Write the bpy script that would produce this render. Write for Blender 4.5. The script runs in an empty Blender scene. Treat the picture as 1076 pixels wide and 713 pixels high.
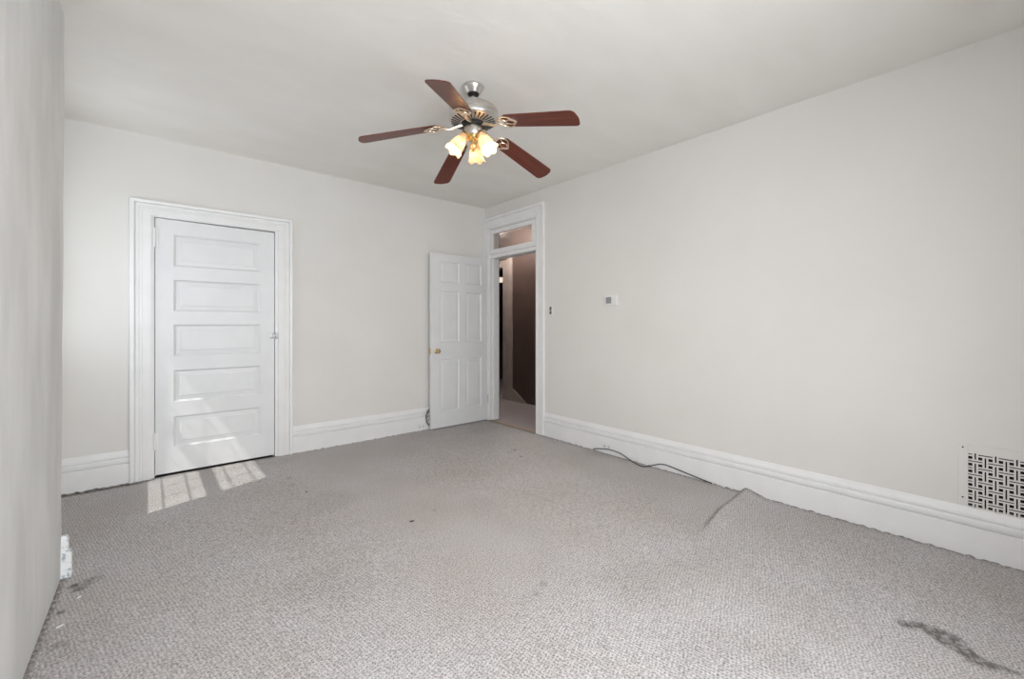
import bpy, bmesh, math, random
from mathutils import Vector, Matrix, noise
random.seed(7)
PI = math.pi
scene = bpy.context.scene
col = scene.collection

# ---------------------------------------------------------------- camera
cam_d = bpy.data.cameras.new('camera')
cam = bpy.data.objects.new('camera', cam_d)
col.objects.link(cam)
scene.camera = cam
cam_d.sensor_width = 36.0
cam_d.lens = 452.0 / 1076.0 * 36.0
cam_d.shift_y = -16.6 / 1076.0
cam_d.clip_start = 0.02
cam.location = (0, 0, 1.22)
cam.rotation_euler = (PI / 2, 0, -math.radians(40.41))

# ---------------------------------------------------------------- light
EXPOSURE = 0.06
REAR_W = 48.0          # daylight through each rear window
ALCOVE_W = 10.5         # daylight through the alcove window
SUN_E = 2.5
BULB_W = 6.0
HALL_W = 32.0
scene.view_settings.view_transform = 'Standard'
scene.view_settings.look = 'None'
scene.view_settings.gamma = 1.0
scene.view_settings.exposure = EXPOSURE
scene.view_settings.use_curve_mapping = False

world = bpy.data.worlds.new('sky')
scene.world = world
world.use_nodes = True
bg = world.node_tree.nodes['Background']
bg.inputs['Color'].default_value = (0.80, 0.90, 1.0, 1)
bg.inputs['Strength'].default_value = 0.9

sd = Vector((0.946, 0.325, -1.6 * 0.946)).normalized()
sun_d = bpy.data.lights.new('sun', 'SUN')
sun_d.energy = SUN_E
sun_d.angle = math.radians(0.7)
sun_d.color = (1.0, 0.975, 0.94)
sun = bpy.data.objects.new('sun', sun_d)
sun.rotation_euler = sd.to_track_quat('-Z', 'Y').to_euler()
sun.location = (-4, -1, 7)
col.objects.link(sun)


def area(name, loc, direction, sx, sy, power, color):
    d = bpy.data.lights.new(name, 'AREA')
    d.shape = 'RECTANGLE'
    d.size, d.size_y, d.energy, d.color = sx, sy, power, color
    o = bpy.data.objects.new(name, d)
    o.location = loc
    o.rotation_euler = Vector(direction).to_track_quat('-Z', 'Z').to_euler()
    col.objects.link(o)
    return o


REAR_Y = -0.45
REAR_WINS = [(-0.15, 0.75), (0.85, 1.60)]
WIN_Z = (0.70, 1.98)
for (xa, xb) in REAR_WINS:
    area('daylight_rear', ((xa + xb) / 2, REAR_Y - 0.12, (WIN_Z[0] + WIN_Z[1]) / 2), (0.0, 1, -0.28),
         xb - xa, WIN_Z[1] - WIN_Z[0], REAR_W, (0.948, 0.972, 1.03))
area('daylight_alcove', (-0.70, 3.80, 1.52), (1, 0.05, 0.30), 0.78, 1.15, ALCOVE_W, (0.948, 0.972, 1.03))


# ---------------------------------------------------------------- materials
def mat(name, color, rough=0.5, metal=0.0, spec=0.5):
    m = bpy.data.materials.new(name)
    m.use_nodes = True
    b = m.node_tree.nodes['Principled BSDF']
    b.inputs['Base Color'].default_value = (*color, 1)
    b.inputs['Roughness'].default_value = rough
    b.inputs['Metallic'].default_value = metal
    b.inputs['Specular IOR Level'].default_value = spec
    return m


def vary(m, c1, c2, scale=3.0, stretch=(1, 1, 1), detail=4, bump=0.0, bump_scale=20.0, lo=0.35, hi=0.65, dist=0.002):
    nt = m.node_tree
    N, L = nt.nodes, nt.links
    b = N['Principled BSDF']
    tc = N.new('ShaderNodeTexCoord')
    mp = N.new('ShaderNodeMapping')
    mp.inputs['Scale'].default_value = stretch
    L.new(tc.outputs['Object'], mp.inputs['Vector'])
    n = N.new('ShaderNodeTexNoise')
    n.inputs['Scale'].default_value = scale
    n.inputs['Detail'].default_value = detail
    L.new(mp.outputs[0], n.inputs['Vector'])
    r = N.new('ShaderNodeValToRGB')
    r.color_ramp.elements[0].position = lo
    r.color_ramp.elements[1].position = hi
    r.color_ramp.elements[0].color = (*c1, 1)
    r.color_ramp.elements[1].color = (*c2, 1)
    L.new(n.outputs['Fac'], r.inputs[0])
    L.new(r.outputs[0], b.inputs['Base Color'])
    if bump:
        n2 = N.new('ShaderNodeTexNoise')
        n2.inputs['Scale'].default_value = bump_scale
        n2.inputs['Detail'].default_value = 5
        L.new(mp.outputs[0], n2.inputs['Vector'])
        bp = N.new('ShaderNodeBump')
        bp.inputs['Strength'].default_value = bump
        bp.inputs['Distance'].default_value = dist
        L.new(n2.outputs['Fac'], bp.inputs['Height'])
        L.new(bp.outputs[0], b.inputs['Normal'])
    return m


M = {}
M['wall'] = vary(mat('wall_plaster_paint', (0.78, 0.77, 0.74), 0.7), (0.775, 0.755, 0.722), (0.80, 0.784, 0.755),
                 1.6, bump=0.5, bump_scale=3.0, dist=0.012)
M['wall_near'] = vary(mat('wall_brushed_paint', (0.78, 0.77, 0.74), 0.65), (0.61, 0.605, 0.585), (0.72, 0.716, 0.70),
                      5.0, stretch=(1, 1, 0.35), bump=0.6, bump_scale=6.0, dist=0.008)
M['ceiling'] = vary(mat('ceiling_paint', (0.8, 0.79, 0.77), 0.8), (0.835, 0.808, 0.765), (0.865, 0.842, 0.803),
                    1.8, stretch=(1.0, 2.2, 1), bump=0.5, bump_scale=3.5, dist=0.012)
M['trim'] = vary(mat('trim_white_gloss', (0.82, 0.82, 0.81), 0.38), (0.85, 0.845, 0.84), (0.88, 0.877, 0.873), 7.0,
                 bump=0.15, bump_scale=30.0, dist=0.001)
M['door'] = vary(mat('door_white_paint', (0.80, 0.81, 0.82), 0.42), (0.79, 0.795, 0.80), (0.82, 0.825, 0.83), 5.0,
                 bump=0.2, bump_scale=25.0, dist=0.001)
M['chipped'] = vary(mat('chipped_paint_end', (0.85, 0.86, 0.86), 0.7), (0.40, 0.45, 0.50), (0.88, 0.89, 0.89), 45.0,
                    lo=0.36, hi=0.46, bump=0.8, bump_scale=60, dist=0.004)
M['dark'] = mat('dark_interior', (0.012, 0.010, 0.009), 0.9)
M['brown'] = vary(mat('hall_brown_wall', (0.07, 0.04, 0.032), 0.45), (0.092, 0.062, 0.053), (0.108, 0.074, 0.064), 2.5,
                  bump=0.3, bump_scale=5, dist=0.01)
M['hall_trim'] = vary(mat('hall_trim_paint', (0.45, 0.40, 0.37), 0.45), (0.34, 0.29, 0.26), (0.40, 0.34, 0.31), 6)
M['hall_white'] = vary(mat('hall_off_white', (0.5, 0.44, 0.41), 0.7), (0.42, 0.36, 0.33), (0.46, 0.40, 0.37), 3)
M['hall_carpet'] = vary(mat('hall_carpet', (0.4, 0.36, 0.36), 0.95), (0.33, 0.29, 0.29), (0.46, 0.41, 0.41), 140,
                        bump=0.8, bump_scale=200, dist=0.004)
M['nickel'] = vary(mat('brushed_nickel', (0.62, 0.60, 0.57), 0.30, 1.0), (0.56, 0.54, 0.51), (0.66, 0.64, 0.61), 40,
                   stretch=(1, 1, 12))
M['nickel_warm'] = vary(mat('champagne_nickel', (0.80, 0.68, 0.54), 0.28, 1.0), (0.74, 0.62, 0.48), (0.84, 0.73, 0.60), 30)
M['brass'] = vary(mat('polished_brass', (0.80, 0.58, 0.26), 0.22, 1.0), (0.74, 0.52, 0.22), (0.84, 0.64, 0.32), 25)
M['brass_old'] = vary(mat('worn_brass', (0.66, 0.52, 0.30), 0.3, 1.0), (0.55, 0.42, 0.24), (0.72, 0.58, 0.36), 60)
M['black'] = mat('black_rubber', (0.012, 0.011, 0.010), 0.55)
M['chrome'] = vary(mat('dull_chrome', (0.4, 0.4, 0.4), 0.4, 1.0), (0.26, 0.26, 0.26), (0.46, 0.46, 0.46), 50)
M['slot'] = mat('dark_slot', (0.03, 0.027, 0.025), 0.8)
M['plastic'] = vary(mat('white_plastic', (0.84, 0.84, 0.83), 0.35), (0.82, 0.82, 0.81), (0.86, 0.86, 0.85), 10)
M['screen'] = mat('grey_display', (0.30, 0.31, 0.31), 0.2)
M['threshold'] = vary(mat('tan_threshold', (0.42, 0.33, 0.25), 0.6), (0.34, 0.26, 0.19), (0.46, 0.37, 0.29), 12,
                      stretch=(1, 8, 1))
M['cable'] = mat('black_cable', (0.03, 0.03, 0.03), 0.45)
M['coil'] = vary(mat('grey_cable', (0.16, 0.15, 0.14), 0.5), (0.12, 0.11, 0.10), (0.22, 0.2, 0.19), 40)
M['chip'] = mat('white_paint_chip', (0.85, 0.85, 0.84), 0.6)
M['fleck'] = mat('dark_lint', (0.06, 0.05, 0.045), 0.9)
M['stucco'] = vary(mat('outside_stucco', (0.5, 0.48, 0.45), 0.9), (0.45, 0.43, 0.4), (0.55, 0.53, 0.5), 4)

# cherry wood of the blades: grain runs along the blade (UV.x)
m = mat('cherry_wood', (0.20, 0.045, 0.022), 0.36)
nt = m.node_tree
uv = nt.nodes.new('ShaderNodeTexCoord')
mp = nt.nodes.new('ShaderNodeMapping')
mp.inputs['Scale'].default_value = (3.0, 60.0, 1)
nt.links.new(uv.outputs['UV'], mp.inputs['Vector'])
n = nt.nodes.new('ShaderNodeTexNoise')
n.inputs['Scale'].default_value = 1.0
n.inputs['Detail'].default_value = 5
nt.links.new(mp.outputs[0], n.inputs['Vector'])
r = nt.nodes.new('ShaderNodeValToRGB')
r.color_ramp.elements[0].position = 0.3
r.color_ramp.elements[0].color = (0.085, 0.017, 0.008, 1)
r.color_ramp.elements[1].position = 0.7
r.color_ramp.elements[1].color = (0.175, 0.038, 0.019, 1)
nt.links.new(n.outputs['Fac'], r.inputs[0])
nt.links.new(r.outputs[0], nt.nodes['Principled BSDF'].inputs['Base Color'])
m.node_tree.nodes['Principled BSDF'].inputs['Coat Weight'].default_value = 0.1
m.node_tree.nodes['Principled BSDF'].inputs['Coat Roughness'].default_value = 0.3
M['wood'] = m


def glass_mat(name, tint, gloss, rough):
    m = bpy.data.materials.new(name)
    m.use_nodes = True
    nt = m.node_tree
    nt.nodes.clear()
    o = nt.nodes.new('ShaderNodeOutputMaterial')
    mx = nt.nodes.new('ShaderNodeMixShader')
    t = nt.nodes.new('ShaderNodeBsdfTransparent')
    t.inputs['Color'].default_value = (*tint, 1)
    g = nt.nodes.new('ShaderNodeBsdfGlossy')
    g.inputs['Roughness'].default_value = rough
    mx.inputs[0].default_value = gloss
    nt.links.new(t.outputs[0], mx.inputs[1])
    nt.links.new(g.outputs[0], mx.inputs[2])
    nt.links.new(mx.outputs[0], o.inputs[0])
    return m


M['glass'] = glass_mat('window_glass', (0.97, 0.98, 0.97), 0.05, 0.02)
M['glass_transom'] = glass_mat('transom_glass', (0.93, 0.90, 0.88), 0.13, 0.12)

# frosted, marbled lamp glass
m = bpy.data.materials.new('frosted_lamp_glass')
m.use_nodes = True
nt = m.node_tree
nt.nodes.clear()
N, L = nt.nodes, nt.links
out = N.new('ShaderNodeOutputMaterial')
tc = N.new('ShaderNodeTexCoord')
n = N.new('ShaderNodeTexNoise')
n.inputs['Scale'].default_value = 28
n.inputs['Detail'].default_value = 3
n.inputs['Distortion'].default_value = 1.2
L.new(tc.outputs['Object'], n.inputs['Vector'])
r = N.new('ShaderNodeValToRGB')
r.color_ramp.elements[0].position = 0.38
r.color_ramp.elements[0].color = (0.62, 0.50, 0.37, 1)
r.color_ramp.elements[1].position = 0.6
r.color_ramp.elements[1].color = (0.82, 0.76, 0.67, 1)
L.new(n.outputs['Fac'], r.inputs[0])
tr = N.new('ShaderNodeBsdfTranslucent')
df = N.new('ShaderNodeBsdfPrincipled')
df.inputs['Roughness'].default_value = 0.25
mx = N.new('ShaderNodeMixShader')
mx.inputs[0].default_value = 0.25
L.new(r.outputs[0], tr.inputs['Color'])
L.new(r.outputs[0], df.inputs['Base Color'])
L.new(tr.outputs[0], mx.inputs[1])
L.new(df.outputs[0], mx.inputs[2])
L.new(mx.outputs[0], out.inputs[0])
M['shade'] = m


def emis(name, color, strength):
    m = bpy.data.materials.new(name)
    m.use_nodes = True
    b = m.node_tree.nodes['Principled BSDF']
    b.inputs['Base Color'].default_value = (*color, 1)
    b.inputs['Emission Color'].default_value = (*color, 1)
    b.inputs['Emission Strength'].default_value = strength
    return m


M['bulb'] = emis('warm_bulb', (1.0, 0.80, 0.52), 2.2)
M['hall_lamp'] = emis('hall_lamp_glass', (1.0, 0.86, 0.70), 0.9)

# berber carpet
m = bpy.data.materials.new('berber_carpet')
m.use_nodes = True
nt = m.node_tree
N, L = nt.nodes, nt.links
b = N['Principled BSDF']
b.inputs['Roughness'].default_value = 0.95
b.inputs['Specular IOR Level'].default_value = 0.15
tc = N.new('ShaderNodeTexCoord')
mp = N.new('ShaderNodeMapping')
mp.inputs['Rotation'].default_value = (0, 0, math.radians(29))
mp.inputs['Scale'].default_value = (1.0, 1.0, 1.0)
L.new(tc.outputs['Object'], mp.inputs['Vector'])
wob = N.new('ShaderNodeTexNoise')
wob.inputs['Scale'].default_value = 30
wob.inputs['Detail'].default_value = 2
L.new(mp.outputs[0], wob.inputs['Vector'])
wv = N.new('ShaderNodeVectorMath')
wv.operation = 'MULTIPLY_ADD'
wv.inputs[1].default_value = (0.019, 0.019, 0.0)
L.new(wob.outputs['Color'], wv.inputs[0])
L.new(mp.outputs[0], wv.inputs[2])
sp = N.new('ShaderNodeSeparateXYZ')
L.new(wv.outputs[0], sp.inputs[0])


def node_math(op, a_, b_=None):
    q = N.new('ShaderNodeMath')
    q.operation = op
    for k, v in enumerate((a_, b_)):
        if v is None: continue
        if isinstance(v, (int, float)): q.inputs[k].default_value = v
        else: L.new(v, q.inputs[k])
    return q.outputs[0]


cu = node_math('COSINE', node_math('MULTIPLY', sp.outputs[0], 2 * PI / 0.0175))
cv = node_math('COSINE', node_math('MULTIPLY', sp.outputs[1], 2 * PI / 0.0205))
loops = node_math('MULTIPLY_ADD', node_math('MULTIPLY', cu, cv), 0.5)
loops.node.inputs[2].default_value = 0.5


def ramp(a, ca, bb, cb):
    r = N.new('ShaderNodeValToRGB')
    r.color_ramp.elements[0].position = a
    r.color_ramp.elements[0].color = (*ca, 1) if len(ca) == 3 else ca
    r.color_ramp.elements[1].position = bb
    r.color_ramp.elements[1].color = (*cb, 1) if len(cb) == 3 else cb
    return r


r1 = ramp(0.03, (0.60, 0.59, 0.58), 0.40, (1.05, 1.05, 1.05))
L.new(loops, r1.inputs[0])
fine = N.new('ShaderNodeTexNoise')
fine.inputs['Scale'].default_value = 130
fine.inputs['Detail'].default_value = 3
L.new(tc.outputs['Object'], fine.inputs['Vector'])
r2 = ramp(0.32, (0.58, 0.57, 0.56), 0.62, (1.16, 1.16, 1.16))
L.new(fine.outputs['Fac'], r2.inputs[0])
big = N.new('ShaderNodeTexNoise')
big.inputs['Scale'].default_value = 2.2
big.inputs['Detail'].default_value = 5
L.new(tc.outputs['Object'], big.inputs['Vector'])
r3 = ramp(0.35, (0.505, 0.474, 0.460), 0.66, (0.545, 0.522, 0.522))
L.new(big.outputs['Fac'], r3.inputs[0])


def mul(a, bsock):
    x = N.new('ShaderNodeMix')
    x.data_type = 'RGBA'
    x.blend_type = 'MULTIPLY'
    x.inputs[0].default_value = 1
    L.new(a, x.inputs[6])
    L.new(bsock, x.inputs[7])
    return x.outputs[2]


c = mul(mul(r3.outputs[0], r1.outputs[0]), r2.outputs[0])
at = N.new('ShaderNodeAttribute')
at.attribute_name = 'soil_and_shade'
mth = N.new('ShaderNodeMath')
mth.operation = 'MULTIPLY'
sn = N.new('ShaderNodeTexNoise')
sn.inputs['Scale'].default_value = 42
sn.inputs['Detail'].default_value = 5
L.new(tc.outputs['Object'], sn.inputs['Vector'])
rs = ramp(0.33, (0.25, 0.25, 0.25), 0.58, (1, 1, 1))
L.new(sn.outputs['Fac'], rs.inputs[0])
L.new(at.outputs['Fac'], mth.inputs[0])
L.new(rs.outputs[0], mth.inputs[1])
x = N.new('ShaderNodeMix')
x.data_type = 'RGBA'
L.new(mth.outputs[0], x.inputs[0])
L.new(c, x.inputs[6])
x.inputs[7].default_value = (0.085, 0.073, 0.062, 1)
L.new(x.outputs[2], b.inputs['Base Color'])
bp = N.new('ShaderNodeBump')
bp.inputs['Strength'].default_value = 0.6
bp.inputs['Distance'].default_value = 0.003
L.new(loops, bp.inputs['Height'])
bp2 = N.new('ShaderNodeBump')
bp2.inputs['Strength'].default_value = 0.5
bp2.inputs['Distance'].default_value = 0.003
L.new(fine.outputs['Fac'], bp2.inputs['Height'])
L.new(bp.outputs[0], bp2.inputs['Normal'])
L.new(bp2.outputs[0], b.inputs['Normal'])
M['carpet'] = m


# ---------------------------------------------------------------- mesh helpers
class MB:
    def __init__(self):
        self.bm = bmesh.new()

    def box(self, p0, p1, bevel=0.0, segs=2, mtx=None):
        bm = self.bm
        x0, y0, z0 = [min(a, c) for a, c in zip(p0, p1)]
        x1, y1, z1 = [max(a, c) for a, c in zip(p0, p1)]
        vs = [bm.verts.new(q) for q in ((x0, y0, z0), (x1, y0, z0), (x1, y1, z0), (x0, y1, z0),
                                        (x0, y0, z1), (x1, y0, z1), (x1, y1, z1), (x0, y1, z1))]
        fs = [bm.faces.new([vs[i] for i in f]) for f in
              ((3, 2, 1, 0), (4, 5, 6, 7), (0, 1, 5, 4), (1, 2, 6, 5), (2, 3, 7, 6), (3, 0, 4, 7))]
        allv = vs
        if bevel > 0:
            es = list({e for f in fs for e in f.edges})
            res = bmesh.ops.bevel(bm, geom=es, offset=bevel, segments=segs, affect='EDGES', profile=0.7)
            allv = list({v for f in res['faces'] for v in f.verts} | {v for v in vs if v.is_valid})
        if mtx:
            for v in allv:
                v.co = mtx @ v.co
        return self

    def prism(self, pts, axis, a, b):
        """polygon pts (2D) extruded along axis from a to b; axis 0: pts are (y,z); 1: (x,z); 2: (x,y)"""
        bm = self.bm

        def mk(p, t):
            if axis == 0: return (t, p[0], p[1])
            if axis == 1: return (p[0], t, p[1])
            return (p[0], p[1], t)
        A = [bm.verts.new(mk(p, a)) for p in pts]
        B = [bm.verts.new(mk(p, b)) for p in pts]
        bm.faces.new(A)
        bm.faces.new(B[::-1])
        k = len(pts)
        for i in range(k):
            bm.faces.new((A[i], B[i], B[(i + 1) % k], A[(i + 1) % k]))
        return self

    def sweep_frame(self, path, prof, to3d):
        """mitred moulding: path = 2D points in the wall plane with outward offset vectors; prof=(s,d)"""
        bm = self.bm
        rings = []
        for (px, pz), (ox, oz) in path:
            rings.append([bm.verts.new(to3d(px + ox * s, pz + oz * s, d)) for s, d in prof])
        k = len(prof)
        for a, b in zip(rings, rings[1:]):
            for i in range(k):
                bm.faces.new((a[i], a[(i + 1) % k], b[(i + 1) % k], b[i]))
        bm.faces.new(rings[0])
        bm.faces.new(rings[-1][::-1])
        return self

    def lathe(self, prof, seg=48, mtx=None, flute=None, cap=False):
        bm = self.bm
        mtx = mtx or Matrix.Identity(4)
        rings = []
        for j, (r_, z_) in enumerate(prof):
            if r_ < 1e-6:
                rings.append([bm.verts.new(mtx @ Vector((0, 0, z_)))])
                continue
            ring = []
            for i in range(seg):
                a = 2 * PI * i / seg
                rr, zz = (r_, z_) if not flute else flute(r_, z_, a, j)
                ring.append(bm.verts.new(mtx @ Vector((rr * math.cos(a), rr * math.sin(a), zz))))
            rings.append(ring)
        for A, B in zip(rings, rings[1:]):
            for i in range(seg):
                j = (i + 1) % seg
                if len(A) == 1 and len(B) == 1: continue
                if len(A) == 1: bm.faces.new((A[0], B[j], B[i]))
                elif len(B) == 1: bm.faces.new((A[i], A[j], B[0]))
                else: bm.faces.new((A[i], A[j], B[j], B[i]))
        return self

    def tube(self, pts, rad, seg=10, closed=False):
        bm = self.bm
        P = [Vector(p) for p in pts]
        k = len(P)
        R_ = rad if isinstance(rad, (list, tuple)) else [rad] * k
        up = None
        rings = []
        for i, p in enumerate(P):
            if closed:
                t = (P[(i + 1) % k] - P[i - 1]).normalized()
            else:
                t = (P[min(i + 1, k - 1)] - P[max(i - 1, 0)]).normalized()
            if up is None:
                up = Vector((0, 0, 1)) if abs(t.z) < 0.9 else Vector((1, 0, 0))
            s = t.cross(up).normalized()
            up = s.cross(t).normalized()
            rings.append([bm.verts.new(p + R_[i] * (math.cos(2 * PI * q / seg) * s + math.sin(2 * PI * q / seg) * up))
                          for q in range(seg)])
        rg = range(k) if closed else range(k - 1)
        for i in rg:
            A, B = rings[i], rings[(i + 1) % k]
            for q in range(seg):
                bm.faces.new((A[q], A[(q + 1) % seg], B[(q + 1) % seg], B[q]))
        if not closed:
            bm.faces.new(rings[0][::-1])
            bm.faces.new(rings[-1])
        return self

    def build(self, name, material, parent=None, smooth=False, loc=None):
        bm = self.bm
        bmesh.ops.recalc_face_normals(bm, faces=bm.faces)
        me = bpy.data.meshes.new(name)
        if loc is not None:
            bmesh.ops.translate(bm, verts=bm.verts, vec=-Vector(loc))
        bm.to_mesh(me)
        bm.free()
        me.materials.append(material)
        if smooth:
            for p in me.polygons: p.use_smooth = True
            try:
                me.set_sharp_from_angle(angle=math.radians(38))
            except Exception:
                pass
        o = bpy.data.objects.new(name, me)
        if loc is not None: o.location = loc
        col.objects.link(o)
        if parent is not None:
            o.parent = parent
            if loc is None:
                o.location = -Vector(parent.location) if parent.type == 'EMPTY' else (0, 0, 0)
            else:
                o.location = Vector(loc) - Vector(parent.location)
        return o


def sub(o, parent):
    """parent a mesh written in world coordinates under a mesh part (same offset)"""
    o.parent = parent
    o.location = (0, 0, 0)
    return o


def catmull(pts, n=8):
    P = [Vector(p) for p in pts]
    out = []
    for i in range(len(P) - 1):
        p0, p1, p2, p3 = P[max(i - 1, 0)], P[i], P[i + 1], P[min(i + 2, len(P) - 1)]
        for k in range(n):
            t = k / n
            out.append(0.5 * ((2 * p1) + (p2 - p0) * t + (2 * p0 - 5 * p1 + 4 * p2 - p3) * t * t +
                              (-p0 + 3 * p1 - 3 * p2 + p3) * t ** 3))
    out.append(P[-1])
    return out


def tag(o, label, cat, group=None, kind=None):
    o['label'] = label
    o['category'] = cat
    if group: o['group'] = group
    if kind: o['kind'] = kind
    return o


def struct(o, label=None, cat=None):
    o['kind'] = 'structure'
    if label: o['label'] = label
    if cat: o['category'] = cat
    return o


def empty(name, loc, rz=0.0):
    o = bpy.data.objects.new(name, None)
    o.location = loc
    o.rotation_euler = (0, 0, rz)
    o.empty_display_size = 0.1
    col.objects.link(o)
    return o


# ---------------------------------------------------------------- room constants
XR = 3.31      # right wall
YB = 4.42      # back wall
XA = -0.55     # alcove wall
YN = 2.97      # end of the near left wall
H = 2.694
TH = 0.14

# ---------------------------------------------------------------- shell
# back wall with closet opening
b = MB()
ox0, ox1, oz = 0.028, 0.932, 2.085
b.box((XA - .1, YB, 0), (ox0, YB + TH, H)).box((ox1, YB, 0), (XR, YB + TH, H)).box((ox0, YB, oz), (ox1, YB + TH, H))
struct(b.build('wall_back', M['wall']), 'off-white plaster back wall behind both white doors', 'wall')
b = MB()
b.box((ox0 - .1, YB + TH, -.02), (ox1 + .1, YB + .75, oz + .2))
for f in b.bm.faces: f.normal_flip()
fr = [f for f in b.bm.faces if all(abs(v.co.y - (YB + TH)) < 1e-5 for v in f.verts)]
bmesh.ops.delete(b.bm, geom=fr, context='FACES')
struct(b.build('wall_closet', M['dark']), 'dark closet interior behind the five-panel door', 'wall')

b = MB(); b.box((ox0 - .1, YB - .016, -.04), (ox1 + .1, YB + .75, -.001))
struct(b.build('floor_closet', M['dark']), 'dark floor under the closet door', 'floor')

# right wall with doorway + vent hole
dy0, dy1, dz = 3.450, 4.335, 2.415
vy0, vy1, vz0, vz1 = -0.205, 0.168, 0.256, 0.541
b = MB()
b.box((XR, dy1, 0), (XR + TH, YB + TH, H)).box((XR, dy0, dz), (XR + TH, dy1, H))
b.box((XR, vy1, 0), (XR + TH, dy0, H)).box((XR, REAR_Y, 0), (XR + TH, vy0, H))
b.box((XR, vy0, 0), (XR + TH, vy1, vz0)).box((XR, vy0, vz1), (XR + TH, vy1, H))
struct(b.build('wall_right', M['wall']), 'long off-white plaster wall on the right', 'wall')

# near left wall (chimney breast) : leans and skews a little
bm = bmesh.new()
bot = [(-0.365, REAR_Y), (-0.310, YN), (XA - .1, YN), (XA - .1, REAR_Y)]
top = [(-0.352, REAR_Y), (-0.297, YN), (XA - .1, YN), (XA - .1, REAR_Y)]
nz = 12
rows = []
for k in range(nz + 1):
    t = k / nz
    rows.append([bm.verts.new((p[0] * (1 - t) + q[0] * t + (0.0015 * math.sin(k * 2.1) if i == 1 else 0), p[1], H * t))
                 for i, (p, q) in enumerate(zip(bot, top))])
for a_, c_ in zip(rows, rows[1:]):
    for i in range(4):
        bm.faces.new((a_[i], a_[(i + 1) % 4], c_[(i + 1) % 4], c_[i]))
bm.faces.new(rows[0][::-1]); bm.faces.new(rows[-1])
w = MB(); w.bm.free(); w.bm = bm
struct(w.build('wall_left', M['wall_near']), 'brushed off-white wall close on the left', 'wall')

# alcove wall with window opening
gx = -0.58
wy0, wy1, wz0, wz1 = 3.39, 4.20, 0.897, 2.172
b = MB()
b.box((XA - .08, YN, 0), (XA, wy0, H)).box((XA - .08, wy1, 0), (XA, YB + TH, H))
b.box((XA - .08, wy0, 0), (XA, wy1, wz0)).box((XA - .08, wy0, wz1), (XA, wy1, H))
struct(b.build('wall_alcove', M['wall']), 'off-white alcove wall with window', 'wall')

# rear wall with two windows
b = MB()
xs = [-0.66] + [v for w_ in REAR_WINS for v in w_] + [XR + TH]
for i in range(0, len(xs), 2):
    b.box((xs[i], REAR_Y - .1, 0), (xs[i + 1], REAR_Y, H))
for xa, xb in REAR_WINS:
    b.box((xa, REAR_Y - .1, 0), (xb, REAR_Y, WIN_Z[0])).box((xa, REAR_Y - .1, WIN_Z[1]), (xb, REAR_Y, H))
struct(b.build('wall_rear', M['wall']), 'off-white wall behind the viewer', 'wall')
# added unseen block outside, it keeps direct sun off the rear windows
b = MB()
b.box((-0.6, REAR_Y - 3.4, 0), (0.15, REAR_Y - .1, 8.0))
struct(b.build('wall_sun_block', M['stucco']), 'added unseen block that keeps sun off the rear windows', 'wall')

# ceiling: gentle waves, softly rounded into the back wall
bm = bmesh.new()
xs = [XA - .1 + i * (XR + .2 - XA) / 60 for i in range(61)]
ys = [REAR_Y - .1 + i * (YB - .06 - REAR_Y + .1) / 70 for i in range(71)] + [YB - .045, YB - .03, YB - .018, YB - .008, YB + .001]
g = []
for y in ys:
    row = []
    for x_ in xs:
        z = H + 0.004 * noise.noise((x_ * 1.3, y * 1.3, 0.3))
        d = YB - y
        if d < 0.06:
            k = (0.06 - d) / 0.06
            z -= 0.010 * (1 - math.sqrt(max(0, 1 - k * k)))
        row.append(bm.verts.new((x_, y, z)))
    g.append(row)
for a_, c_ in zip(g, g[1:]):
    for i in range(len(xs) - 1):
        bm.faces.new((a_[i], c_[i], c_[i + 1], a_[i + 1]))
bmesh.ops.recalc_face_normals(bm, faces=bm.faces)
me = bpy.data.meshes.new('ceiling')
bm.to_mesh(me); bm.free()
if me.polygons[0].normal.z > 0: me.flip_normals()
for p in me.polygons: p.use_smooth = True
me.materials.append(M['ceiling'])
ceil = bpy.data.objects.new('ceiling', me); col.objects.link(ceil)
struct(ceil, 'white painted plaster ceiling', 'ceiling')
b = MB(); b.box((XA - .12, REAR_Y - .12, H + .02), (XR + TH, YB + .8, H + .1))
struct(b.build('roof_slab', M['stucco']), 'slab over the room', 'ceiling')

# ---------------------------------------------------------------- carpet floor
XF = 3.292
YF = 4.402


def dist_seg(p, a, c):
    ax, ay = a; cx_, cy_ = c
    vx, vy = cx_ - ax, cy_ - ay
    t = max(0, min(1, ((p[0] - ax) * vx + (p[1] - ay) * vy) / (vx * vx + vy * vy)))
    return math.hypot(p[0] - ax - t * vx, p[1] - ay - t * vy), t


def poly_dist(p, pts):
    best = (9, 0)
    for i in range(len(pts) - 1):
        d, t = dist_seg(p, pts[i], pts[i + 1])
        if d < best[0]: best = (d, (i + t) / (len(pts) - 1))
    return best


def sstep(a, c, v):
    t = max(0, min(1, (v - a) / (c - a)))
    return t * t * (3 - 2 * t)


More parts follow.
